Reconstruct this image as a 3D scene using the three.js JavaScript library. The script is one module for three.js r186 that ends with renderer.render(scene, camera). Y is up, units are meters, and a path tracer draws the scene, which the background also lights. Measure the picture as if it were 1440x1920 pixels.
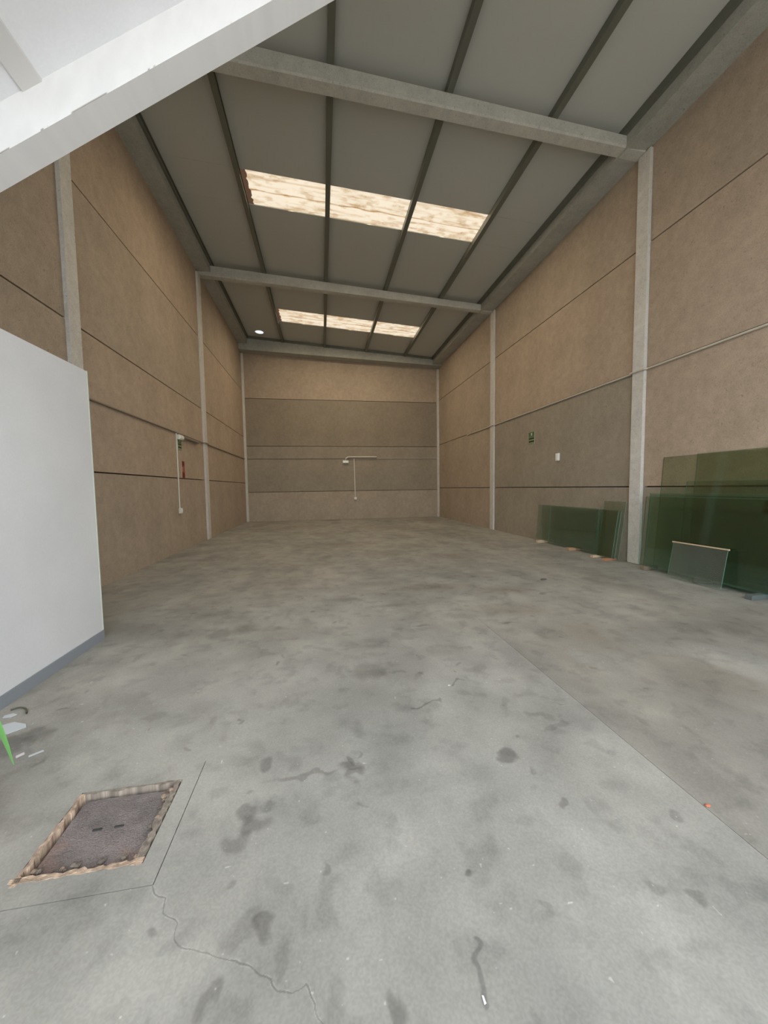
import * as THREE from 'three';
import { RectAreaLightUniformsLib } from 'three/addons/lights/RectAreaLightUniformsLib.js';
import { RoundedBoxGeometry } from 'three/addons/geometries/RoundedBoxGeometry.js';
import { mergeGeometries } from 'three/addons/utils/BufferGeometryUtils.js';

// ------------------------------------------------------------------ camera, sky, sun, exposure
const scene = new THREE.Scene();
const camera = new THREE.PerspectiveCamera(2 * Math.atan(960 / 699.57) * 180 / Math.PI, 0.75, 0.05, 200);
camera.rotation.order = 'YXZ';
camera.rotation.set(THREE.MathUtils.degToRad(-3.722), THREE.MathUtils.degToRad(-9.413), THREE.MathUtils.degToRad(-0.819));
camera.position.set(0, 1.6, 0);

const SKY = 5.0;                       // brightness of the open sky
scene.background = new THREE.Color().setRGB(0.9 * SKY, 0.975 * SKY, 1.06 * SKY);

const sun = new THREE.DirectionalLight(new THREE.Color().setRGB(1, 0.93, 0.82), 9);
sun.position.set(14, 26, -5);          // high, over the roof: the forecourt is lit, no sun patch falls inside
sun.target.position.set(1, 0, 2);
sun.castShadow = true;
sun.shadow.mapSize.set(2048, 2048);
Object.assign(sun.shadow.camera, { left: -30, right: 30, top: 30, bottom: -30, near: 1, far: 80 });
scene.add(sun, sun.target);

const SKYLIGHT = 16.5;                   // brightness of the light let in by the roof lights
const SKYLIGHT_COLOR = new THREE.Color().setRGB(1, 0.84, 0.61);
RectAreaLightUniformsLib.init();

const renderer = new THREE.WebGLRenderer({ antialias: true });
renderer.toneMapping = THREE.LinearToneMapping;
renderer.toneMappingExposure = 1.0;
renderer.shadowMap.enabled = true;

// ------------------------------------------------------------------ measures (metres)
const XL = -3.71, XR = 6.247, ZB = -19.44, ZF = 1.2;           // inner faces of the hall
const PX = [-3.274, -1.675, 0.313, 2.328, 4.3, 5.742];         // purlins
const roofY = (x) => 8.478 - 0.067 * x;                        // underside of the purlins
const UP = 0.14;                                               // purlin depth
const raftY = (x) => 8.21 - 0.055 * x;                         // underside of the concrete rafters
const ZC = [-6.57, -12.98];                                    // column lines

// ------------------------------------------------------------------ helpers
let seed = 20240611;
const rnd = () => { seed = (seed * 1664525 + 1013904223) >>> 0; return seed / 4294967296; };
const RANDOM = new Float32Array(512 * 512); { let q = 77231; for (let i = 0; i < RANDOM.length; i++) { q ^= q << 13; q ^= q >>> 17; q ^= q << 5; RANDOM[i] = (q >>> 0) / 4294967296; } }
const hash = (x, y, s) => RANDOM[(((y + s * 131) & 511) << 9) | ((x + s * 57) & 511)];
function noise(x, y, s = 0, per = 0) {                         // value noise 0..1, periodic when per > 0
  const ix = Math.floor(x), iy = Math.floor(y); let fx = x - ix, fy = y - iy;
  fx = fx * fx * (3 - 2 * fx); fy = fy * fy * (3 - 2 * fy);
  const w = (v) => per ? ((v % per) + per) % per : v;
  const a = hash(w(ix), w(iy), s), b = hash(w(ix + 1), w(iy), s), c = hash(w(ix), w(iy + 1), s), d = hash(w(ix + 1), w(iy + 1), s);
  return a + (b - a) * fx + (c - a) * fy + (a - b - c + d) * fx * fy;
}
function fbm(x, y, s, oct, per = 0) { let v = 0, a = 0.5, t = 0; for (let i = 0; i < oct; i++) { v += a * noise(x, y, s + i * 17, per); t += a; a *= 0.5; x *= 2; y *= 2; if (per) per *= 2; } return v / t; }
const clamp = (v, a = 0, b = 1) => Math.min(b, Math.max(a, v));
const smooth = (a, b, v) => { const t = clamp((v - a) / (b - a)); return t * t * (3 - 2 * t); };
// (colour per texel, u and v from 0 to 1)
function texture(w, h, fn, { srgb = true, repeat = false } = {}) {
  const d = new Uint8Array(w * h * 4);
  for (let j = 0; j < h; j++) for (let i = 0; i < w; i++) {
    const c = fn((i + 0.5) / w, (j + 0.5) / h), k = (j * w + i) * 4;
    d[k] = clamp(c[0]) * 255; d[k + 1] = clamp(c[1]) * 255; d[k + 2] = clamp(c[2]) * 255; d[k + 3] = 255;
  }
  const t = new THREE.DataTexture(d, w, h);
  t.magFilter = THREE.LinearFilter; t.minFilter = THREE.LinearMipmapLinearFilter; t.generateMipmaps = true;
  if (srgb) t.colorSpace = THREE.SRGBColorSpace;
  if (repeat) t.wrapS = t.wrapT = THREE.RepeatWrapping;
  t.needsUpdate = true;
  return t;
}
const taken = new Map();
function numbered(name) { const n = taken.get(name) ?? 0; taken.set(name, n + 1); return n ? name + '_' + String(n).padStart(3, '0') : name; }
function shade(o) { o.traverse((m) => { if (m.isMesh) m.castShadow = m.receiveShadow = true; }); return o; }
function mesh(name, geo, mat, parent) { const m = new THREE.Mesh(geo, mat); m.name = name; m.castShadow = m.receiveShadow = true; if (parent) parent.add(m); return m; }
function thing(name, label, category, group, pos = [0, 0, 0]) {
  const g = new THREE.Group(); g.name = numbered(name); g.position.set(...pos);
  g.userData = { label, category }; if (group) g.userData.group = group; scene.add(g); return g;
}
function single(name, label, category, geo, mat, group) {
  const m = mesh(numbered(name), geo, mat); m.userData = { label, category }; if (group) m.userData.group = group; scene.add(m); return m;
}
function structure(name, label, category) { const g = new THREE.Group(); g.name = name; g.userData = { kind: 'structure', label, category }; scene.add(g); return g; }
// box by its limits, uv in metres on every face
function box(x0, x1, y0, y1, z0, z1) {
  const g = new THREE.BoxGeometry(x1 - x0, y1 - y0, z1 - z0); g.translate((x0 + x1) / 2, (y0 + y1) / 2, (z0 + z1) / 2); return metres(g);
}
function metres(g, du = 0, dv = 0) {
  const p = g.attributes.position, n = g.attributes.normal, uv = new Float32Array(p.count * 2);
  for (let i = 0; i < p.count; i++) {
    const ax = Math.abs(n.getX(i)), ay = Math.abs(n.getY(i)), az = Math.abs(n.getZ(i));
    const u = ax >= ay && ax >= az ? p.getZ(i) : p.getX(i), v = ay > ax && ay > az ? p.getZ(i) : p.getY(i);
    uv[2 * i] = u + du; uv[2 * i + 1] = v + dv;
  }
  g.setAttribute('uv', new THREE.BufferAttribute(uv, 2)); return g;
}
// prism: polygon of [x, y] pulled along z
function prismZ(poly, z0, z1) {
  const g = new THREE.ExtrudeGeometry(new THREE.Shape(poly.map(([x, y]) => new THREE.Vector2(x, y))), { depth: z1 - z0, bevelEnabled: false });
  g.translate(0, 0, z0); return metres(g);
}
function pipe(pts, r, seg = 8) {
  const c = new THREE.CurvePath();
  const v = pts.map((p) => new THREE.Vector3(...p)), gs = [];
  for (let i = 0; i + 1 < v.length; i++) {
    const d = v[i + 1].clone().sub(v[i]), g = new THREE.CylinderGeometry(r, r, d.length(), seg, 1);
    g.applyQuaternion(new THREE.Quaternion().setFromUnitVectors(new THREE.Vector3(0, 1, 0), d.clone().normalize())); g.translate(...v[i].clone().addScaledVector(d, 0.5).toArray()); gs.push(g);
    if (i) { const s = new THREE.SphereGeometry(r, seg, 6); s.translate(...v[i].toArray()); gs.push(s); }
  }
  return mergeGeometries(gs);
}

// ------------------------------------------------------------------ materials
// cast concrete: stipple, soft mottling, small pores
const castTex = texture(1024, 1024, (u, v) => {
  const a = fbm(u * 4, v * 4, 3, 5, 4), b = noise(u * 256, v * 256, 9, 256), c = fbm(u * 24, v * 24, 21, 3, 24);
  const pore = smooth(0.86, 0.95, noise(u * 170, v * 170, 40, 170)) * 0.14;
  const g = 0.86 + (a - 0.5) * 0.09 + (b - 0.5) * 0.08 + (c - 0.5) * 0.08 - pore;
  return [g, g * 0.997, g * 0.985];
}, { repeat: true });
castTex.repeat.set(1 / 2.5, 1 / 2.5);
const castBump = texture(512, 512, (u, v) => { const g = 0.5 + (noise(u * 128, v * 128, 5, 128) - 0.5) * 0.6 + (fbm(u * 12, v * 12, 8, 3, 12) - 0.5) * 0.5; return [g, g, g]; }, { srgb: false, repeat: true });
castBump.repeat.set(1 / 1.5, 1 / 1.5);
const cast = (r, g, b, rough = 0.9) => new THREE.MeshStandardMaterial({ color: new THREE.Color().setRGB(r, g, b), map: castTex, bumpMap: castBump, bumpScale: 0.0015, roughness: rough });
const plain = (r, g, b, rough = 0.6, metal = 0) => new THREE.MeshStandardMaterial({ color: new THREE.Color().setRGB(r, g, b), roughness: rough, metalness: metal });

const panelTones = { warm: cast(0.575, 0.45, 0.34), mid: cast(0.54, 0.435, 0.335), grey: cast(0.43, 0.37, 0.29), dark: cast(0.375, 0.315, 0.24), pale: cast(0.56, 0.475, 0.375) };
const M = {
  column: cast(0.82, 0.79, 0.74, 0.8),
  rafter: cast(0.66, 0.65, 0.59),
  gutter: cast(0.5, 0.5, 0.45),
  backing: cast(0.16, 0.13, 0.1),
  sheet: plain(0.47, 0.475, 0.435, 0.7),
  purlin: plain(0.15, 0.155, 0.125, 0.42, 0.25),
  white: plain(0.8, 0.79, 0.77, 0.75),
  plastic: plain(0.72, 0.7, 0.62, 0.5),
  conduit: plain(0.42, 0.37, 0.3, 0.6),
  skirting: plain(0.24, 0.26, 0.28, 0.5),
  timber: plain(0.42, 0.26, 0.14, 0.85),
  paleTimber: plain(0.55, 0.42, 0.27, 0.85),
  dark: plain(0.03, 0.03, 0.028, 0.8),
};

// ------------------------------------------------------------------ floor
// stains and marks seen on the slab: [x, z, half-width x, half-length z, turn, strength]
const STAINS = [
  [0.115, -2.06, 0.07, 0.045, 0.5, 0.4], [0.15, -2.0, 0.03, 0.06, 0.9, 0.34], [0.13, -2.12, 0.02, 0.055, -0.3, 0.3], [-0.13, -2.035, 0.2, 0.022, 0.02, 0.28],
  [-0.375, -2.17, 0.05, 0.055, 0.2, 0.36], [-0.42, -1.98, 0.03, 0.02, 0, 0.2], [-0.37, -1.76, 0.08, 0.06, 0.3, 0.36], [-0.42, -1.70, 0.06, 0.05, 0.1, 0.28], [-0.4, -1.84, 0.05, 0.06, 0.4, 0.3],
  [-0.25, -1.325, 0.045, 0.055, 0.1, 0.45], [-0.32, -1.34, 0.06, 0.075, 0.5, 0.22], [1.03, -1.985, 0.06, 0.045, 0.2, 0.34], [0.57, -1.375, 0.02, 0.02, 0, 0.34],
  [-0.40, -1.5, 0.03, 0.02, 0.2, 0.2], [-0.4, -1.16, 0.025, 0.05, 0.3, 0.28], [-0.56, -1.1, 0.03, 0.035, 0, 0.24], [0.19, -1.03, 0.03, 0.06, 0.1, 0.3], [-0.3, -1.0, 0.05, 0.06, 0.4, 0.22],
  [0.37, -3.15, 0.16, 0.16, 0.3, 0.2], [0.62, -3.08, 0.08, 0.03, 0, 0.22], [-0.9, -4.4, 0.16, 0.2, 0.3, 0.34], [-1.15, -4.3, 0.12, 0.16, 0.1, 0.22], [-0.6, -4.35, 0.14, 0.08, 0, 0.14],
  [1.45, -2.3, 0.12, 0.03, 0.5, 0.2], [1.5, -2.18, 0.14, 0.025, -0.2, 0.2], [1.3, -2.5, 0.03, 0.08, 0.5, 0.16], [1.16, -1.63, 0.03, 0.02, 0, 0.26], [1.28, -1.2, 0.05, 0.03, 0.3, 0.22], [1.37, -1.13, 0.04, 0.03, 0.3, 0.26],
  [-2.0, -2.62, 0.14, 0.12, 0.5, 0.46], [-1.9, -2.72, 0.1, 0.08, 0.4, 0.34], [-1.4, -2.95, 0.5, 0.12, 0.7, 0.16], [-2.0, -3.1, 0.35, 0.16, 0.8, 0.14],
  [0.35, -5.3, 0.3, 0.1, 0, 0.22], [0.9, -4.9, 0.3, 0.08, 0, 0.2], [1.7, -4.3, 0.3, 0.12, 0.2, 0.16], [2.4, -4.4, 0.6, 0.3, 0.3, 0.2], [2.8, -3.6, 0.4, 0.5, 0.3, 0.16], [2.7, -5.3, 0.5, 0.25, 0.2, 0.2],
  [1.7, -5.7, 0.8, 0.25, 0.1, 0.2], [0.9, -6.1, 0.5, 0.2, 0, 0.16], [1.1, -4.1, 0.12, 0.04, 0, 0.26], [2.1, -4.0, 0.08, 0.03, 0, 0.3], [-0.6, -6.5, 0.5, 0.3, 0, 0.12], [3.1, -2.5, 0.5, 0.4, 0, 0.14],
  [3.2, -5.0, 0.05, 0.05, 0, 0.34], [2.9, -8.2, 0.8, 0.4, 0.2, 0.14], [0.5, -10.5, 1.2, 0.6, 0, 0.12], [2.6, -14.5, 1.6, 0.8, 0, 0.14], [-1.0, -16, 1.2, 0.9, 0, 0.14], [4.2, -12.0, 0.8, 0.9, 0, 0.14],
  [0.5, -19.1, 1.3, 0.25, 0, 0.24], [2.4, -19.2, 0.8, 0.18, 0, 0.24], [-2.4, -18.8, 0.7, 0.5, 0, 0.16], [5.0, -17.5, 0.7, 0.9, 0, 0.14],
];
for (let i = 0; i < 70; i++) STAINS.push([-2.2 + rnd() * 5.6, -0.6 - rnd() * 5, 0.012 + rnd() * 0.03, 0.01 + rnd() * 0.025, rnd() * 3, 0.1 + rnd() * 0.2]);
const CRACK = [[-0.718, -1.55], [-0.66, -1.5], [-0.63, -1.43], [-0.58, -1.385], [-0.565, -1.33], [-0.52, -1.305], [-0.455, -1.29], [-0.40, -1.27], [-0.35, -1.245], [-0.31, -1.225], [-0.26, -1.205], [-0.2, -1.175], [-0.175, -1.145], [-0.13, -1.125], [-0.085, -1.13], [-0.06, -1.095], [-0.05, -1.05], [-0.02, -0.98], [0.02, -0.9]];
const segDist = (x, z, P) => { let d = 1e9; for (let i = 0; i + 1 < P.length; i++) { const [ax, az] = P[i], [bx, bz] = P[i + 1], ux = bx - ax, uz = bz - az, t = clamp(((x - ax) * ux + (z - az) * uz) / (ux * ux + uz * uz)); d = Math.min(d, Math.hypot(x - ax - t * ux, z - az - t * uz)); } return d; };
const STREAKS = [[[0.49, -1.14], [0.50, -1.05], [0.475, -0.98]], [[0.62, -2.55], [0.8, -2.62], [0.86, -2.6]], [[0.98, -2.8], [1.1, -2.86]]];
function floorTexture(x0, x1, z0, z1, w, h, darker) {
  const near = STAINS.filter((s) => s[0] + 1.8 * s[2] + s[3] > x0 - 0.3 && s[0] - 1.8 * s[2] - s[3] < x1 + 0.3 && s[1] + 2 > z0 && s[1] - 2 < z1);
  return texture(w, h, (u, v) => {
    const x = x0 + u * (x1 - x0), z = z0 + v * (z1 - z0);
    const big = fbm(x * 0.7 + 3, z * 0.45 + 9, 61, 4), mid = fbm(x * 4 + 1.5 * big, z * 3.2, 71, 4), fine = noise(x * 160, z * 160, 81), sweep = fbm(x * 1.6 + z * 0.5, z * 5, 91, 3);
    const blot = fbm(x * 9 + 2 * mid, z * 9, 151, 3);
    const fog = fbm(x * 1.7 + 20, z * 1.1 + 3, 141, 3);
    let g = 0.595 + (big - 0.5) * 0.09 + (mid - 0.5) * 0.12 + (fine - 0.5) * 0.05 + (sweep - 0.5) * 0.04 - smooth(0.5, 0.85, blot) * 0.05 - smooth(0.84, 0.98, noise(x * 11 + blot, z * 11, 161)) * 0.02 - smooth(0.5, 0.75, fog) * 0.045;
    let warm = (big - 0.5) * 0.03;
    const wx = x + (fbm(x * 14, z * 14, 101, 2) - 0.5) * 0.09, wz = z + (fbm(x * 14 + 40, z * 14, 111, 2) - 0.5) * 0.09;
    for (const [sx, sz, a, b, t, k] of near) {
      const dx = wx - sx, dz = wz - sz; if (Math.abs(dx) > 1.7 * (a + b) || Math.abs(dz) > 1.7 * (a + b)) continue;
      const c = Math.cos(t), s = Math.sin(t), p = (dx * c + dz * s) / a, q = (dz * c - dx * s) / b, r = Math.sqrt(p * p + q * q);
      const m = k * smooth(1.25, a + b > 0.35 ? 0.1 : 0.55, r) * (0.55 + 0.9 * mid); g *= 1 - m * 0.55; warm += m * (a + b > 0.7 ? 0.12 : 0.015);
    }
    if (z > -3 && x < 1.2) {
      const dc = segDist(wx * 0.4 + x * 0.6, wz * 0.4 + z * 0.6, CRACK); if (x < 0.3 && dc < 0.012) { g -= 0.1 * smooth(0.003, 0.001, dc); g += 0.07 * smooth(0.0015, 0.003, dc) * smooth(0.006, 0.0035, dc) * smooth(0.3, 0.6, noise(x * 60, z * 60, 7)); }
      for (const S of STREAKS) { const ds = segDist(wx, wz, S); if (ds < 0.02) g -= 0.1 * smooth(0.017, 0.005, ds); }
    }
    const fleck = noise(x * 45, z * 45, 131); if (fleck > 0.975 && z > -3.5) g += 0.12;
    if (darker && x > JX) { const k = smooth(0.3, 0.55, fog + 0.25 * mid) * smooth(-4.3, -3.2, z); g *= 1 - 0.09 * k; warm += 0.012 * k; }
    return [g * (1.018 + warm), g * 1.0, g * (0.945 - warm)];
  });
}
const floor = structure('floor', 'grey polished concrete slab floor with stains and a crack', 'floor');
const JX = 1.83, ZN = -4.3, G = 0.004;
const MH = { x0: -1.62, x1: -0.715, z0: -2.26, z1: -1.555 };     // repaired patch round the drain cover
const slabMat = (t) => new THREE.MeshStandardMaterial({ map: t, bumpMap: castBump, bumpScale: 0.0008, roughness: 0.75 });
function slab(x0, x1, z0, z1, w, h, darker, hole) {
  const s = new THREE.Shape([[x0, -z0], [x1, -z0], [x1, -z1], [x0, -z1]].map(([a, b]) => new THREE.Vector2(a, b)));
  if (hole) s.holes.push(new THREE.Path([[hole.x0, -hole.z0], [hole.x1, -hole.z0], [hole.x1, -hole.z1], [hole.x0, -hole.z1]].map(([a, b]) => new THREE.Vector2(a, b))));
  const g = new THREE.ExtrudeGeometry(s, { depth: 0.2, bevelEnabled: false }); g.translate(0, 0, -0.2); g.rotateX(-Math.PI / 2);
  const p = g.attributes.position, uv = g.attributes.uv;
  for (let i = 0; i < p.count; i++) uv.setXY(i, (p.getX(i) - x0) / (x1 - x0), (p.getZ(i) - z0) / (z1 - z0));
  return mesh('slab', g, slabMat(floorTexture(x0, x1, z0, z1, w, h, darker)), floor);
}
const nearSlab = slab(XL, JX - G, ZN, ZF, 1792, 1792, false, MH);
slab(JX + G, XR, ZN, ZF, 1024, 1152, true);
slab(XL, XR, ZB, ZN, 896, 1344, true);
mesh('subfloor', box(XL - 0.2, XR + 0.2, -0.4, -0.2, ZB - 0.2, ZF), M.backing, floor);
mesh('joint_filler', box(JX - G, JX + G, -0.2, -0.003, ZN, ZF), plain(0.36, 0.35, 0.32, 0.9), floor);

// ------------------------------------------------------------------ walls of precast panels
function wallPanels(name, label, joints, topFn, spans, axis, at, dir, tones) {
  const w = structure(name, label, 'wall');
  spans.forEach(([a, b], si) => {
    for (let j = 0; j + 1 < joints.length; j++) {
      const y0 = joints[j] + (j ? 0.012 : 0), last = j + 2 === joints.length, y1 = last ? topFn() : joints[j + 1] - 0.012;
      const th = 0.18, g = axis === 'x' ? box(Math.min(at, at + dir * th), Math.max(at, at + dir * th), y0, y1, a, b) : box(a, b, y0, y1, Math.min(at, at + dir * th), Math.max(at, at + dir * th));
      metres(g, rnd() * 2.5, rnd() * 2.5);
      const t = tones[si % tones.length][j] ?? 'mid';
      mesh('panel', g, panelTones[t], w);
    }
  });
  if (axis === 'x') mesh('backing', box(Math.min(at + dir * 0.1, at + dir * 0.3), Math.max(at + dir * 0.1, at + dir * 0.3), 0, 9.2, ZB - 0.3, ZF + 0.2), M.backing, w);
  else mesh('backing', box(XL - 0.3, XR + 0.3, 0, 9.2, at - 0.3, at - 0.1), M.backing, w);
  return w;
}
const spans = [[ZC[0] + 0.1, ZF], [ZC[1] + 0.1, ZC[0] - 0.1], [ZB, ZC[1] - 0.1]];
wallPanels('wall_left', 'long left wall of brown precast concrete panels', [0, 1.928, 4.189, 6.43, 9], () => 8.9, spans, 'x', XL, -1,
  [['mid', 'mid', 'mid', 'mid'], ['mid', 'warm', 'mid', 'warm'], ['mid', 'warm', 'warm', 'mid']]);
wallPanels('wall_right', 'long right wall of brown precast concrete panels', [0, 1.549, 3.834, 6.171, 9], () => 8.5, spans, 'x', XR, 1,
  [['grey', 'warm', 'warm', 'mid'], ['grey', 'grey', 'warm', 'mid'], ['mid', 'mid', 'mid', 'mid']]);
wallPanels('wall_back', 'far end wall of four concrete panel bands', [0, 1.464, 3.748, 6.065, 9], () => 8.7, [[XL, XR]], 'z', ZB, -1,
  [['pale', 'grey', 'dark', 'mid']]);
const front = structure('wall_front', 'front wall around the open entrance', 'wall');
const OX0 = -2.3, OX1 = 5.7, OY = 6.2;                          // the open entrance
mesh('panel', box(XL - 0.3, OX0, 0, 9, ZF, ZF + 0.2), panelTones.mid, front);
mesh('panel', box(OX1, XR + 0.3, 0, 9, ZF, ZF + 0.2), panelTones.mid, front);
mesh('panel', box(OX0, OX1, OY, 9, ZF, ZF + 0.2), panelTones.mid, front);
const yard = structure('floor_forecourt', 'pale concrete forecourt outside the entrance', 'ground');
mesh('paving', box(-40, 40, -0.3, -0.01, ZF, 60), plain(0.45, 0.44, 0.41, 0.9), yard);

// ------------------------------------------------------------------ ceiling, roof lights
const ceiling = structure('ceiling', 'grey roof sheets between dark steel purlins', 'ceiling');
const SKYZ = [[-10.215, -9.16], [-16.85, -15.71]];   // roof-light strips, one in each of the two far bays
const zCuts = [ZB - 0.3, -16.85, -15.71, -10.215, -9.16, ZF + 0.2];
const xCuts = [XL - 0.3, ...PX.slice(1, 5), XR + 0.3];
const slopeSheet = (x0, x1, z0, z1, up = UP, th = 0.08) => prismZ([[x0, roofY(x0) + up], [x1, roofY(x1) + up], [x1, roofY(x1) + up + th], [x0, roofY(x0) + up + th]], z0, z1);
for (let i = 0; i < 5; i++) for (let k = 0; k + 1 < zCuts.length; k++) {
  if (i >= 1 && i <= 3 && k % 2 === 1) continue;                 // roof light here
  mesh('roof_sheet', slopeSheet(xCuts[i] + 0.002, xCuts[i + 1] - 0.002, zCuts[k] + (k % 2 ? 0.006 : 0), zCuts[k + 1] - (k % 2 ? 0.006 : 0)), M.sheet, ceiling);
}
// grimy translucent sheet, lit by the sky above it: streaks run down the corrugations
function grime(s) {
  return texture(512, 128, (u, v) => {
    const x = u * 2, z = v * 1.06;
    const st = fbm(x * 1.5, z * 16, 201 + s, 4), cl = fbm(x * 5, z * 9, 211 + s, 4), sp = noise(x * 30, z * 40, 221 + s);
    const wob = (noise(x * 3, s * 3.1, 231) - 0.5) * 0.05;
    let d = smooth(0.4, 0.8, st) * 0.5 + smooth(0.42, 0.75, cl) * 0.5 + smooth(0.7, 0.95, sp) * smooth(0.5, 0.75, cl) * 0.3;
    d += 1.1 * smooth(0.032, 0.008, Math.abs(z - 0.47 + wob)) * (0.5 + 0.5 * noise(x * 4, 5, s)) - 0.35 * smooth(0.09, 0.03, Math.abs(z - 0.40 + wob));
    const end = s % 3 === 0 ? smooth(0.1 + 0.06 * (noise(z * 14, 3, 77) - 0.5), 0.06, u) : 0;
    d = clamp(d, 0, 1.5);
    if (end > 0.5) return [0.36, 0.27, 0.21];
    return [1.0 - 0.2 * d, 0.945 - 0.27 * d, 0.85 - 0.33 * d];
  });
}
SKYZ.forEach(([z0, z1], b) => {
  const w = structure('window_' + (b + 1), ['large grimy translucent roof light strip in the nearer roof bay', 'smaller grimy translucent roof light strip near the far wall'][b], 'skylight');
  for (let i = 1; i <= 3; i++) {
    const x0 = PX[i] + 0.01, x1 = PX[i + 1] - 0.01, s = b * 3 + i - 1, t = grime(s);
    const g = slopeSheet(x0, x1, z0, z1, UP + 0.02, 0.012), p = g.attributes.position, uv = g.attributes.uv;
    for (let q = 0; q < p.count; q++) uv.setXY(q, (p.getX(q) - x0) / (x1 - x0), (p.getZ(q) - z0) / (z1 - z0));
    mesh('pane', g, new THREE.MeshStandardMaterial({ map: t, color: 0x777777, emissiveMap: t, emissive: new THREE.Color(1, 1, 1), emissiveIntensity: 0.92, roughness: 0.6 }), w);
    const cx = (x0 + x1) / 2, L = new THREE.RectAreaLight(SKYLIGHT_COLOR, SKYLIGHT, x1 - x0 - 0.14, z1 - z0 - 0.04);
    L.name = 'skylight_daylight'; L.position.set(cx, roofY(cx) + UP + 0.005, (z0 + z1) / 2); L.rotation.set(-Math.PI / 2, 0, 0); L.rotateY(-0.067);
    scene.add(L);
  }
});
{ // round roof light
  const w = structure('window_3', 'small round roof light in the far left corner', 'skylight');
  const x = -2.64, z = -18.23, y = roofY(x) + UP;
  const d = mesh('pane', new THREE.CylinderGeometry(0.185, 0.185, 0.012, 32), new THREE.MeshStandardMaterial({ color: 0x888888, emissive: new THREE.Color(0.92, 0.95, 1.0), emissiveIntensity: 1, roughness: 0.5 }), w);
  const r = mesh('rim', new THREE.TorusGeometry(0.195, 0.014, 8, 32), M.sheet, w);
  d.position.set(x, y - 0.012, z); d.rotation.z = -0.067; r.position.set(x, y - 0.008, z); r.rotation.x = Math.PI / 2;
}

// ------------------------------------------------------------------ purlins, rafters, edge beams, columns
const purlinLabels = ['dark steel purlin along the left edge beam', 'dark steel purlin at the left ends of the skylights', 'dark steel purlin between the left and middle skylight panes', 'dark steel purlin between the middle and right skylight panes', 'dark steel purlin at the right ends of the skylights', 'dark steel purlin along the right edge beam'];
PX.forEach((x, i) => {
  const edge = i === 0 || i === 5, hw = edge ? 0.03 : 0.055, y = roofY(x), z0 = -18.85, z1 = ZF, t = 0.008;
  // cold-rolled C: bottom flange, web, top flange, lip
  const s = [[-hw, 0], [hw, 0], [hw, 0.03], [hw - t, 0.03], [hw - t, t], [-hw + t, t], [-hw + t, UP - 0.012], [hw, UP - 0.012], [hw, UP - 0.004], [-hw, UP - 0.004]].map(([a, b]) => [x + a, y + b - 0.067 * a]);
  single('steel_purlin', purlinLabels[i], 'purlin', prismZ(s, z0, z1), M.purlin, 'roof purlins');
});
single('steel_angle', 'dark steel angle under the roof sheets at the far wall', 'steel angle', prismZ([[PX[0], roofY(PX[0]) + 0.03], [PX[5], roofY(PX[5]) + 0.03], [PX[5], roofY(PX[5]) + UP - 0.004], [PX[0], roofY(PX[0]) + UP - 0.004]], -18.9, -18.855), M.purlin);
// I-section rafters with chamfered lower edges
[[-6.54, -6.8, 'thick concrete roof beam nearest the entrance'], [-13.02, -13.28, 'concrete roof beam between the two skylight strips']].forEach(([za, zb, label]) => {
  const c = 0.025, prof = [[zb + c, 0], [za - c, 0], [za, c], [za, 1], [zb, 1], [zb, c]];
  const N = 1, pos = [], idx = [], X = [XL + 0.02, XR - 0.02];
  X.forEach((x) => prof.forEach(([z, h]) => pos.push(x, h === 1 ? roofY(x) - 0.002 : raftY(x) + h, z)));
  const n = prof.length;
  for (let i = 0; i < n; i++) { const j = (i + 1) % n; idx.push(i, j, n + i, j, n + j, n + i); }
  for (let i = 1; i + 1 < n; i++) { idx.push(0, i + 1, i, n, n + i, n + i + 1); }
  let g = new THREE.BufferGeometry(); g.setAttribute('position', new THREE.Float32BufferAttribute(pos, 3)); g.setIndex(idx); g = g.toNonIndexed(); g.computeVertexNormals(); metres(g, rnd(), rnd());
  const t = thing('roof_beam', label, 'beam', 'concrete roof beams'); mesh('beam', g, M.rafter, t);
  if (za < -10) { const b = mesh('joint_collar', box(-2.62, -2.55, raftY(-2.6) - 0.012, roofY(-2.6) - 0.01, zb - 0.012, za + 0.012), M.rafter, t); }
});
function trim(n, label, geo) { const m = mesh('trim_' + n, geo, M.gutter); m.userData = { kind: 'structure', label, category: 'edge beam' }; scene.add(m); }
trim(1, 'concrete edge beam along the top of the left wall', box(XL, PX[0] - 0.035, 8.5, 8.83, -18.9, ZF));
trim(2, 'concrete edge beam along the top of the right wall', box(PX[5] + 0.035, XR, 7.89, 8.23, -18.9, ZF));
trim(3, 'concrete edge beam along the top of the far wall', prismZ([[XL, 8.22], [XR, 7.82], [XR, roofY(XR) + UP], [XL, roofY(XL) + UP]], ZB, -18.9));

const colGeo = (x0, x1, z0, z1, y1) => { const g = new RoundedBoxGeometry(x1 - x0, y1, z1 - z0, 1, 0.012); g.translate((x0 + x1) / 2, y1 / 2, (z0 + z1) / 2); return metres(g, rnd(), rnd()); };
const cols = [[XL - 0.1, XL + 0.06, ZC[0], raftY(XL), 'pale concrete column rising behind the white partition'], [XL - 0.1, XL + 0.06, ZC[1], raftY(XL), 'pale concrete column on the left wall beside the red sign'],
  [XR - 0.06, XR + 0.1, ZC[0], raftY(XR), 'pale concrete column on the right wall beside the tall glass sheets'], [XR - 0.06, XR + 0.1, ZC[1], raftY(XR), 'pale concrete column in the middle of the right wall']];
for (const [x0, x1, z, y, label] of cols) single('concrete_column', label, 'column', colGeo(x0, x1, z - 0.14, z + 0.14, y), M.column, 'wall columns');
single('concrete_column', 'thin pale column in the far left corner', 'column', colGeo(XL, XL + 0.11, ZB, ZB + 0.12, 8.2), M.column, 'wall columns');
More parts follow.
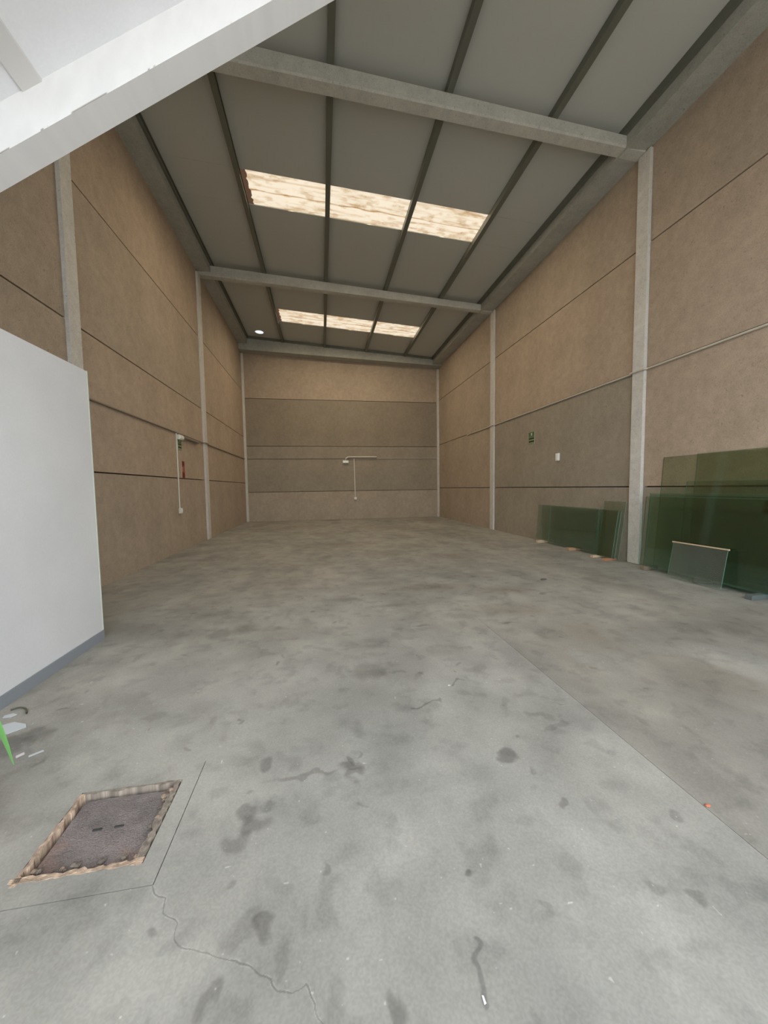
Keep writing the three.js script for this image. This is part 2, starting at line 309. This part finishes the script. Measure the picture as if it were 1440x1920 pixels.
single('concrete_column', 'thin pale column in the far right corner', 'column', colGeo(XR - 0.11, XR, ZB, ZB + 0.12, 7.8), M.column, 'wall columns');

// ------------------------------------------------------------------ white partition
const part = structure('wall_partition', 'white painted partition with grey skirting at the left', 'wall');
const whiteTex = texture(512, 512, (u, v) => { const g = 0.93 + (fbm(u * 5, v * 5, 301, 4, 5) - 0.5) * 0.05 + (noise(u * 200, v * 200, 311, 200) - 0.5) * 0.015; return [g, g, g]; }, { repeat: true });
whiteTex.repeat.set(0.5, 0.5);
const whiteWall = new THREE.MeshStandardMaterial({ map: whiteTex, color: new THREE.Color().setRGB(0.77, 0.765, 0.76), roughness: 0.8 });
mesh('board', box(-2.487, -2.387, 0.1, 2.855, -4.43, ZF), whiteWall, part);
mesh('edge_bead', box(-2.492, -2.384, 0.1, 2.857, -4.438, -4.424), plain(0.55, 0.6, 0.5, 0.5), part);
const sk = mesh('baseboard_left', box(-2.487, -2.377, 0, 0.1, -4.43, ZF), M.skirting); sk.userData = { kind: 'structure', label: 'grey skirting along the white partition', category: 'skirting' }; scene.add(sk);

// ------------------------------------------------------------------ staircase flight overhead (seen from below)
{
  const st = thing('staircase', 'white painted sloping stair flight seen from below, overhead at the left', 'staircase');
  const k = 0.709, line = (x) => 3.544 + k * (x + 1.775), x0 = -3.68, x1 = 0.98;
  const chip = texture(2048, 128, (u, v) => {
    const g = 0.94 + (fbm(u * 60, v * 5, 401, 3) - 0.5) * 0.05; let d = 0;
    const n = noise(u * 46, 3, 411) + 0.3 * noise(u * 300, 5, 412);
    if (v < 0.03) d = smooth(0.8, 0.95, n) * smooth(0.022, 0.008, v) * 0.6;
    return [g * (1 - 0.55 * d), g * (1 - 0.6 * d), g * (1 - 0.65 * d)];
  });
  const paint = new THREE.MeshStandardMaterial({ map: chip, color: new THREE.Color().setRGB(0.83, 0.82, 0.81), roughness: 0.65 });
  const beam = (za, zb) => {
    const g = prismZ([[x0, line(x0)], [x1, line(x1)], [x1, line(x1) + 0.52], [x0, line(x0) + 0.52]], za, zb), p = g.attributes.position, n = g.attributes.normal, uv = g.attributes.uv;
    for (let i = 0; i < p.count; i++) uv.setXY(i, (p.getX(i) - x0) / (x1 - x0), Math.abs(n.getZ(i)) > 0.5 ? (p.getY(i) - line(p.getX(i))) / 0.6 : 0.5);
    return g;
  };
  mesh('stringer', beam(-2.775, -2.6), paint, st);
  mesh('stringer', beam(-1.475, -1.3), paint, st);
  mesh('soffit', prismZ([[x0, line(x0) + 0.27], [x1, line(x1) + 0.27], [x1, line(x1) + 0.38], [x0, line(x0) + 0.38]], -2.6, -1.475), new THREE.MeshStandardMaterial({ map: whiteTex, color: new THREE.Color().setRGB(0.86, 0.86, 0.88), roughness: 0.8 }), st);
  for (const xr of [-3.1, -1.585, -0.07]) mesh('rib', prismZ([[xr - 0.05, line(xr - 0.05) + 0.255], [xr + 0.05, line(xr + 0.05) + 0.255], [xr + 0.05, line(xr + 0.05) + 0.275], [xr - 0.05, line(xr - 0.05) + 0.275]], -2.6, -1.475), plain(0.6, 0.58, 0.56, 0.7), st);
  const tread = box(-0.14, 0.14, -0.09, 0.09, -2.6, -1.475);
  for (let i = 0; i < 17; i++) { const x = x0 + 0.14 + i * 0.27; const t = mesh('tread', tread, M.white, st); t.position.set(x, line(x) + 0.46, 0); }
  mesh('landing', box(x1, 2.4, line(x1) + 0.3, line(x1) + 0.5, -2.775, ZF), M.white, st);
}

// ------------------------------------------------------------------ drain cover in the floor
{
  const m = thing('manhole_cover', 'rough brown square drain cover set in the floor at lower left', 'drain cover');
  const cx0 = -1.262, cx1 = -0.835, cz0 = -2.098, cz1 = -1.695, f = 0.035;
  // patch of newer cement with a square opening
  const { x0, x1, z0, z1 } = MH, gp = 0.004;
  const s = new THREE.Shape([[x0, -z0], [x1 - gp, -z0], [x1 - gp, -z1 + gp], [x0, -z1 + gp]].map(([a, b]) => new THREE.Vector2(a, b)));
  s.holes.push(new THREE.Path([[cx0 - f, -cz0 + f], [cx1 + f, -cz0 + f], [cx1 + f, -cz1 - f], [cx0 - f, -cz1 - f]].map(([a, b]) => new THREE.Vector2(a, b))));
  const g = new THREE.ExtrudeGeometry(s, { depth: 0.15, bevelEnabled: false }); g.translate(0, 0, -0.15); g.rotateX(-Math.PI / 2);
  const p = g.attributes.position, uv = g.attributes.uv; for (let i = 0; i < p.count; i++) uv.setXY(i, (p.getX(i) - XL) / (JX - G - XL), (p.getZ(i) - ZN) / (ZF - ZN));
  mesh('surround', g, nearSlab.material, m);
  mesh('base', box(x0, x1, -0.2, -0.16, z0, z1), M.dark, m);
  // mortar strips, ragged: wide and sandy at the left and front, broken at the back and right
  const mortar = (a, b) => new THREE.MeshStandardMaterial({ roughness: 0.9, bumpMap: castBump, bumpScale: 0.004, map: texture(256, 64, (u, v) => { const n = fbm(u * 20, v * 6, a, 4), k = 0.62 + (n - 0.5) * 0.4; return [k * b[0], k * b[1], k * b[2]]; }) });
  const sandy = mortar(601, [1.12, 0.97, 0.83]), grey = mortar(611, [0.85, 0.78, 0.70]);
  function strip(ax, az, bx, bz, w0, w1, y, mat, sd) {                // ragged-edged bar from a to b, w0 outwards, w1 inwards
    const n = 28, L = Math.hypot(bx - ax, bz - az), ux = (bx - ax) / L, uz = (bz - az) / L, nx = -uz, nz = ux, out = [], inn = [];
    for (let i = 0; i <= n; i++) { const t = i / n, r = (noise(i * 0.9, sd, 3) - 0.5), q = (noise(i * 0.8, sd + 9, 4) - 0.5); out.push([ax + ux * L * t + nx * (w0 + r * 0.012), az + uz * L * t + nz * (w0 + r * 0.012)]); inn.push([ax + ux * L * t - nx * (w1 + q * 0.02), az + uz * L * t - nz * (w1 + q * 0.02)]); }
    const sh = new THREE.Shape([...out, ...inn.reverse()].map(([a, b]) => new THREE.Vector2(a, -b)));
    const e = new THREE.ExtrudeGeometry(sh, { depth: 0.06, bevelEnabled: false }); e.translate(0, 0, y - 0.06); e.rotateX(-Math.PI / 2);
    const P = e.attributes.position, U = e.attributes.uv; for (let i = 0; i < P.count; i++) { const dx = P.getX(i) - ax, dz = P.getZ(i) - az; U.setXY(i, (dx * ux + dz * uz) / L, (dx * nx + dz * nz) * 10 + 0.5); }
    mesh('mortar_strip', e, mat, m);
  }
  strip(cx0 - 0.012, cz0 - 0.02, cx0 - 0.012, cz1 + 0.05, 0.022, -0.002, 0.001, sandy, 1);
  strip(cx0 - 0.05, cz1 + 0.012, cx1 + 0.03, cz1 + 0.012, 0.022, -0.001, 0.001, sandy, 2);
  strip(cx1 + 0.03, cz0 - 0.02, cx0 - 0.02, cz0 - 0.014, 0.014, 0.0, 0.0, grey, 3);
  strip(cx1 + 0.014, cz1 + 0.03, cx1 + 0.014, cz0 - 0.02, 0.014, 0.016, -0.001, grey, 4);
  const rust = new THREE.MeshStandardMaterial({ roughness: 0.95, bumpMap: castBump, bumpScale: 0.004, map: texture(512, 512, (u, v) => { const g = 0.44 + (fbm(u * 5, v * 5, 701, 4) - 0.5) * 0.14 + (noise(u * 140, v * 140, 711) - 0.5) * 0.1, r = smooth(0.55, 0.8, fbm(u * 3 + 7, v * 3, 721, 3)); return [g * (1.04 + 0.06 * r), g * (0.96 - 0.04 * r), g * (0.93 - 0.08 * r)]; }) });
  const plate = new THREE.BoxGeometry(cx1 - cx0 - 0.012, 0.03, cz1 - cz0 - 0.012, 24, 1, 24), pp = plate.attributes.position;
  for (let i = 0; i < pp.count; i++) if (pp.getY(i) > 0) pp.setY(i, pp.getY(i) + (fbm(pp.getX(i) * 20, pp.getZ(i) * 20, 731, 2) - 0.5) * 0.008);
  plate.computeVertexNormals(); plate.translate((cx0 + cx1) / 2, -0.037, (cz0 + cz1) / 2);
  mesh('plate', plate, rust, m);
  for (const [x, z] of [[-1.105, -1.898], [-1.01, -1.9]]) { const h = mesh('lifting_slot', new RoundedBoxGeometry(0.042, 0.006, 0.011, 2, 0.003), M.dark, m); h.position.set(x, -0.0205, z); }
  for (let i = 0; i < 34; i++) {                                       // crumbled mortar at the right and front edges
    const e = i < 22, r = 0.006 + rnd() * 0.013, q = new THREE.IcosahedronGeometry(r, 0), a = q.attributes.position; const sc = 0.4 + rnd() * 0.3; for (let j = 0; j < a.count; j++) a.setY(j, a.getY(j) * sc);
    const b = mesh('mortar_crumb', q, i % 3 ? grey : sandy, m); b.rotation.y = rnd() * 6; b.position.set(e ? cx1 - 0.005 + (rnd() - 0.5) * 0.05 : cx0 + rnd() * (cx1 - cx0), -0.014 + rnd() * 0.01, e ? cz0 + 0.02 + rnd() * 0.26 : cz1 - 0.012 + (rnd() - 0.5) * 0.02);
  }
}

// ------------------------------------------------------------------ glass sheets leaning on the right wall
const glassMats = new Map();
function glassMat(r, g, b, rough = 0.04) { const k = [r, g, b].join(); if (!glassMats.has(k)) glassMats.set(k, new THREE.MeshPhysicalMaterial({ color: new THREE.Color().setRGB(r, g, b), transmission: 1, thickness: 0, roughness: rough, ior: 1.5, metalness: 0 })); return glassMats.get(k); }
const edgeMat = new THREE.MeshStandardMaterial({ color: new THREE.Color().setRGB(0.11, 0.25, 0.19), roughness: 0.25 });
// sheet from z0 (far) to z1 (near), length h, standing on y0 at foot distance xf from the wall line, leaning by angle a
function sheet(label, group, z0, z1, h, xf, y0, a, tint, th = 0.008) {
  const t = thing('glass_sheet', label, 'glass sheet', group, [XR - xf, y0, (z0 + z1) / 2]);
  t.rotation.z = -a;
  const w = z1 - z0, e = 0.004;
  const b = new THREE.BoxGeometry(th, h - e, w - e); b.translate(0, h / 2, 0); mesh('pane', b, glassMat(...tint), t);
  const rim = mergeGeometries([box(-th / 2, th / 2, 0, e / 2, -w / 2, w / 2), box(-th / 2, th / 2, h - e / 2, h, -w / 2, w / 2), box(-th / 2, th / 2, e / 2, h - e / 2, -w / 2, -w / 2 + e / 2), box(-th / 2, th / 2, e / 2, h - e / 2, w / 2 - e / 2, w / 2)]);
  mesh('ground_edge', rim, edgeMat, t);
  return t;
}
const GG = 'green glass sheets leaning on the right wall', PALE = [0.865, 0.90, 0.85], GREEN = [0.85, 0.91, 0.875], DEEP = [0.85, 0.90, 0.865];
// big stack between the near column and the entrance
sheet('tallest clear green glass sheet, rearmost of the big stack', GG, -5.98, -2.9, 2.02, 0.165, 0.07, 0.075, PALE);
sheet('tall green glass sheet second from the wall in the big stack', GG, -5.33, -2.6, 2.03, 0.19, 0.07, 0.075, PALE);
sheet('green glass sheet of middle height in the big stack', GG, -5.45, -2.7, 1.57, 0.215, 0.07, 0.075, [0.9, 0.94, 0.9]);
[0, 1, 2].forEach((i) => sheet(['rearmost dark green low sheet of the big stack', 'middle dark green low sheet of the big stack', 'frontmost dark green low sheet of the big stack'][i], GG, [-6.12, -6.06, -6.14][i], [-2.75, -2.65, -2.7][i], [1.36, 1.34, 1.3][i], 0.24 + i * 0.03, 0.07, 0.075, [0.845, 0.92, 0.885]));
// small pane with a pale strip along its top
const small = sheet('small glass pane with pale wooden strip along its top edge', GG, -5.42, -4.55, 0.58, 0.45, 0.03, 0.17, [0.80, 0.86, 0.80]);
{ const dusty = glassMat(0.82, 0.87, 0.82).clone(); dusty.transmission = 0.96; dusty.roughness = 0.12; small.children[0].material = dusty; const s = mesh('top_strip', new RoundedBoxGeometry(0.03, 0.022, 0.9, 2, 0.004), M.paleTimber, small); s.position.set(0, 0.59, 0); }
// low wide stack and narrow stack between the two columns
[0, 1, 2].forEach((i) => sheet(['rearmost sheet of the low wide glass stack', 'middle sheet of the low wide glass stack', 'front sheet of the low wide glass stack'][i], GG, [-9.9, -9.65, -9.25][i], [-7.3, -7.5, -7.42][i], [0.98, 0.99, 0.97][i], 0.12 + i * 0.03, 0.07, 0.06, i ? GREEN : DEEP));
sheet('taller narrow glass sheet, rear one beside the near column', GG, -7.32, -6.72, 1.2, 0.25, 0.05, 0.13, PALE);
sheet('narrow deep green glass sheet, front one beside the near column', GG, -7.38, -6.86, 1.02, 0.285, 0.05, 0.14, GREEN);
sheet('narrow deep green glass sheet, middle one beside the near column', GG, -7.3, -6.8, 1.0, 0.268, 0.05, 0.135, DEEP);
// timber bearers under the stacks
const bearer = (label, x, z, len, h, mat, turn = 0) => { const o = single('timber_bearer', label, 'timber block', new RoundedBoxGeometry(len, h, 0.09, 2, 0.006), mat, 'timber blocks under the glass'); o.position.set(x, h / 2, z); o.rotation.y = turn; };
bearer('pale timber block under the far end of the low wide glass stack', XR - 0.17, -9.55, 0.32, 0.07, M.paleTimber);
bearer('brown timber block under the near end of the low wide glass stack', XR - 0.17, -8.2, 0.34, 0.07, M.timber);
bearer('short timber block under the far side of the narrow glass sheets', XR - 0.27, -7.28, 0.3, 0.05, M.paleTimber);
bearer('reddish timber block under the narrow glass sheets by the column', XR - 0.28, -6.93, 0.34, 0.05, plain(0.42, 0.2, 0.1, 0.85), 0.2);
bearer('timber block under the far end of the big glass stack', XR - 0.235, -6.0, 0.3, 0.07, plain(0.2, 0.16, 0.11, 0.9));
bearer('timber block under the middle of the big glass stack', XR - 0.235, -5.0, 0.3, 0.07, plain(0.12, 0.11, 0.09, 0.9));
bearer('dark timber block sticking out under the near end of the big glass stack', XR - 0.3, -4.13, 0.46, 0.07, plain(0.1, 0.12, 0.11, 0.9));

// ------------------------------------------------------------------ conduits, lamps, signs
function signTexture(kind) {
  const c = document.createElement('canvas'); c.width = 128; c.height = 192; const g = c.getContext('2d');
  if (kind === 'exit') {
    g.fillStyle = '#7d8a6c'; g.fillRect(0, 0, 128, 192); g.fillStyle = '#556b4c'; g.fillRect(6, 6, 116, 60); g.fillStyle = '#b9c3a8'; g.fillRect(52, 16, 26, 40); g.fillStyle = '#2c331c'; g.fillRect(8, 92, 112, 24); g.fillRect(8, 136, 112, 24); g.fillStyle = '#4e5a3c'; g.fillRect(14, 72, 100, 10); g.fillStyle = '#8f9a7e'; g.fillRect(8, 118, 112, 16);
  } else {
    g.fillStyle = '#8a3326'; g.fillRect(0, 0, 128, 192); g.fillStyle = '#6b1f14'; g.fillRect(10, 8, 108, 40); g.fillRect(10, 136, 108, 48); g.fillStyle = '#b98476'; g.fillRect(14, 66, 40, 54); g.fillStyle = '#a4584a'; g.fillRect(66, 60, 44, 66);
  }
  const t = new THREE.CanvasTexture(c); t.colorSpace = THREE.SRGBColorSpace; return t;
}
const exitMat = new THREE.MeshStandardMaterial({ map: signTexture('exit'), roughness: 0.5 }), redMat = new THREE.MeshStandardMaterial({ map: signTexture('red'), roughness: 0.5 });
function sign(label, cat, x, y, z, w, h, mat, turn) { const o = single('wall_sign', label, cat, new THREE.BoxGeometry(w, h, 0.006), [M.plastic, M.plastic, M.plastic, M.plastic, mat, M.plastic]); o.position.set(x, y, z); o.rotation.y = turn; return o; }
sign('small green escape sign with dark stripes on the left wall', 'sign', XL + 0.004, 2.84, -10.8, 0.27, 0.33, exitMat, Math.PI / 2);
sign('small red fire sign on the left wall', 'sign', XL + 0.004, 2.17, -10.98, 0.21, 0.46, redMat, Math.PI / 2);
sign('small green escape sign with dark stripes on the right wall', 'sign', XR - 0.004, 3.02, -10.42, 0.32, 0.36, exitMat, -Math.PI / 2);
{ // white switch plate on the right wall
  const t = thing('switch_box', 'small white plastic box on the right wall', 'switch box', null, [XR, 2.35, -9.12]);
  const b = mesh('body', new RoundedBoxGeometry(0.05, 0.2, 0.13, 2, 0.01), plain(0.85, 0.82, 0.78, 0.4), t); b.position.x = -0.025;
  const l = mesh('cover', new RoundedBoxGeometry(0.012, 0.15, 0.09, 2, 0.005), plain(0.85, 0.83, 0.8, 0.35), t); l.position.x = -0.052;
}
function emergencyLamp(label, pos, turn, w, h) {
  const t = thing('emergency_lamp', label, 'emergency lamp', 'emergency lamps', pos); t.rotation.y = turn;
  const b = mesh('housing', new RoundedBoxGeometry(w, h, 0.07, 3, 0.015), plain(0.78, 0.78, 0.7, 0.4), t); b.position.z = 0.035;
  const d = mesh('diffuser', new RoundedBoxGeometry(w * 0.86, h * 0.66, 0.03, 3, 0.012), plain(0.88, 0.9, 0.82, 0.25), t); d.position.z = 0.078;
}
function outlet(label, pos, turn) {
  const t = thing('socket_box', label, 'socket', 'wall sockets', pos); t.rotation.y = turn;
  const b = mesh('box', new RoundedBoxGeometry(0.14, 0.14, 0.06, 2, 0.012), M.plastic, t); b.position.z = 0.03;
  const f = mesh('face', new THREE.CylinderGeometry(0.045, 0.045, 0.014, 20), M.white, t); f.rotation.x = Math.PI / 2; f.position.z = 0.064;
}
const cr = 0.02;
single('conduit', 'brown conduit running along the left wall', 'conduit', pipe([[XL + cr + 0.004, 3.112, -4.6], [XL + cr + 0.004, 3.112, -6.38], [XL + 0.085, 3.112, -6.41], [XL + 0.085, 3.112, -6.73], [XL + cr + 0.004, 3.112, -6.76], [XL + cr + 0.004, 3.112, -12.8], [XL + 0.085, 3.112, -12.83], [XL + 0.085, 3.112, -13.13], [XL + cr + 0.004, 3.112, -13.16], [XL + cr + 0.004, 3.112, -19.3]], cr), plain(0.27, 0.22, 0.165, 0.7));
single('conduit', 'thick dark conduit stub behind the left wall emergency lamp', 'conduit', pipe([[XL + 0.05, 3.045, -10.96], [XL + 0.05, 3.045, -12.2]], 0.04), plain(0.24, 0.2, 0.155, 0.7));
single('conduit', 'thin pale conduit dropping down the left wall to the socket', 'conduit', pipe([[XL + 0.015, 3.11, -10.56], [XL + 0.015, 1.12, -10.56]], 0.016), M.plastic);
emergencyLamp('white emergency lamp above the green sign on the left wall', [XL, 3.01, -10.78], Math.PI / 2, 0.3, 0.13);
outlet('white socket box low on the left wall', [XL, 1.07, -10.58], Math.PI / 2);
single('conduit', 'pale conduit running the length of the right wall', 'conduit', pipe([[XR - cr - 0.004, 3.81, 1.1], [XR - cr - 0.004, 3.81, -6.38], [XR - 0.08, 3.81, -6.41], [XR - 0.08, 3.81, -6.73], [XR - cr - 0.004, 3.81, -6.76], [XR - cr - 0.004, 3.81, -12.8], [XR - 0.08, 3.81, -12.83], [XR - 0.08, 3.81, -13.13], [XR - cr - 0.004, 3.81, -13.16], [XR - cr - 0.004, 3.81, -15.4]], cr), plain(0.55, 0.5, 0.42, 0.6));
single('cable', 'dark cable on the far left of the far wall', 'cable', pipe([[XL + 0.11, 3.118, ZB + 0.014], [1.3, 3.13, ZB + 0.014]], 0.014), plain(0.22, 0.19, 0.15, 0.7));
single('conduit', 'thin pale conduit crossing the right of the far wall', 'conduit', pipe([[1.55, 3.12, ZB + 0.018], [XR - 0.12, 3.13, ZB + 0.018]], 0.016), M.conduit);
single('conduit', 'thick pale conduit with bent end over the far wall lamp', 'conduit', pipe([[2.86, 3.205, ZB + 0.06], [1.38, 3.205, ZB + 0.06], [1.28, 3.15, ZB + 0.06], [1.25, 3.04, ZB + 0.04]], 0.035), plain(0.66, 0.6, 0.52, 0.5));
single('conduit', 'thin pale conduit dropping down the far wall to the socket', 'conduit', pipe([[1.69, 3.12, ZB + 0.018], [1.715, 1.12, ZB + 0.018]], 0.022), M.plastic);
emergencyLamp('white emergency lamp on the far wall', [1.25, 2.96, ZB], 0, 0.3, 0.14);
outlet('white socket box low on the far wall', [1.72, 1.07, ZB], 0);

// ------------------------------------------------------------------ things lying on the floor, plant at the left edge
{
  const p = thing('potted_plant', 'green strap-leaved plant at the left edge of the picture', 'plant', null, [-1.75, 0, -1.9]);
  const prof = [[0, 0], [0.1, 0], [0.105, 0.01], [0.135, 0.22], [0.15, 0.225], [0.15, 0.25], [0.125, 0.25], [0.118, 0.21], [0, 0.21]].map(([a, b]) => new THREE.Vector2(a, b));
  mesh('pot', new THREE.LatheGeometry(prof, 32), plain(0.4, 0.2, 0.12, 0.85), p);
  const leafMat = [plain(0.10, 0.30, 0.07, 0.45), plain(0.17, 0.42, 0.12, 0.45), plain(0.22, 0.44, 0.17, 0.5)];
  function leaf(az, len, lift, droop, w, mat) {
    const n = 18, pos = [], idx = [], c = Math.cos(az), s = Math.sin(az);
    for (let i = 0; i <= n; i++) {
      const t = i / n, r = len * t, y = 0.21 + lift * t - droop * t * t, hw = w * Math.pow(Math.sin(Math.PI * (0.12 + 0.875 * t)), 0.55);
      for (const [q, dy] of [[-1, 0.012], [0, 0], [1, 0.012]]) pos.push(r * c - q * hw * s, y + dy * hw / w, r * s + q * hw * c);
      if (i) { const a = (i - 1) * 3; idx.push(a, a + 1, a + 3, a + 1, a + 4, a + 3, a + 1, a + 2, a + 4, a + 2, a + 5, a + 4); }
    }
    const g = new THREE.BufferGeometry(); g.setAttribute('position', new THREE.Float32BufferAttribute(pos, 3)); g.setIndex(idx); g.computeVertexNormals(); mat.side = THREE.DoubleSide;
    mesh('leaf', g, mat, p);
  }
  leaf(0, 0.32, 1.8, 1.66, 0.026, leafMat[1]);
  leaf(0.16, 0.272, 1.6, 1.47, 0.02, leafMat[2]);
  for (let i = 0; i < 12; i++) leaf(1.5 + i * 0.29, 0.2 + rnd() * 0.1, 0.28 + rnd() * 0.2, 0.2 + rnd() * 0.3, 0.02 + rnd() * 0.008, leafMat[i % 3]);
}
function scrap(name, label, cat, pts, y, th, mat) {
  const g = new THREE.ExtrudeGeometry(new THREE.Shape(pts.map(([x, z]) => new THREE.Vector2(x, -z))), { depth: th, bevelEnabled: false }); g.rotateX(-Math.PI / 2); g.translate(0, y, 0);
  return single(name, label, cat, g, mat);
}
const paper = plain(0.5, 0.52, 0.53, 0.8);
scrap('paper_scrap', 'larger pale paper scrap on the floor beside the green leaf', 'paper scrap', [[-2.24, -2.86], [-2.16, -2.9], [-2.06, -2.86], [-2.03, -2.82], [-2.1, -2.76], [-2.2, -2.76]], 0.002, 0.003, paper);
scrap('paper_scrap', 'small pale paper scrap under the twig by the partition', 'paper scrap', [[-2.29, -3.0], [-2.25, -3.02], [-2.21, -3.0], [-2.23, -2.97], [-2.28, -2.97]], 0.002, 0.003, paper);
scrap('paper_scrap', 'thin white sliver on the floor near the leaf tip', 'paper scrap', [[-1.80, -2.50], [-1.75, -2.54], [-1.735, -2.53], [-1.79, -2.485]], 0.002, 0.003, paper);
scrap('paper_scrap', 'tiny pinkish white sliver nearest the leaf tip', 'paper scrap', [[-1.875, -2.51], [-1.85, -2.54], [-1.835, -2.52], [-1.86, -2.49]], 0.002, 0.003, plain(0.66, 0.6, 0.6, 0.8));
single('twig', 'thin dark twig on the floor by the partition', 'twig', new THREE.TubeGeometry(new THREE.CatmullRomCurve3([[-2.3, 0.006, -3.07], [-2.25, 0.012, -3.08], [-2.2, 0.01, -3.06], [-2.15, 0.006, -3.0]].map((p) => new THREE.Vector3(...p))), 16, 0.006, 6), plain(0.09, 0.09, 0.06, 0.8));
{ const o = single('brick_shard', 'small red brick shard beside the floor joint', 'shard', new THREE.IcosahedronGeometry(0.014, 0), plain(0.5, 0.15, 0.08, 0.9)); o.scale.set(1.1, 0.4, 0.7); o.position.set(1.85, 0.005, -1.468); }
{ const o = single('rubble_chip', 'dark chip on the floor in front of the glass', 'shard', new THREE.IcosahedronGeometry(0.06, 0), plain(0.1, 0.09, 0.08, 0.9)); o.scale.set(1.1, 0.25, 0.6); o.position.set(3.68, 0.012, -5.72); }
for (const [x, z, i] of [[0.98, -2.79, 0], [0.46, -1.0, 1]]) single('plaster_flake', i ? 'white flake on the floor at the bottom of the picture' : 'thin white flake on the floor in the middle', 'flake', (() => { const g = new THREE.TetrahedronGeometry(0.012, 0); g.scale(i ? 0.5 : 2, 0.25, i ? 1.5 : 0.5); g.translate(x, 0.003, z); return g; })(), M.white);

scene.traverse((o) => { if (o.isMesh) { o.castShadow = true; o.receiveShadow = true; } });
renderer.render(scene, camera);
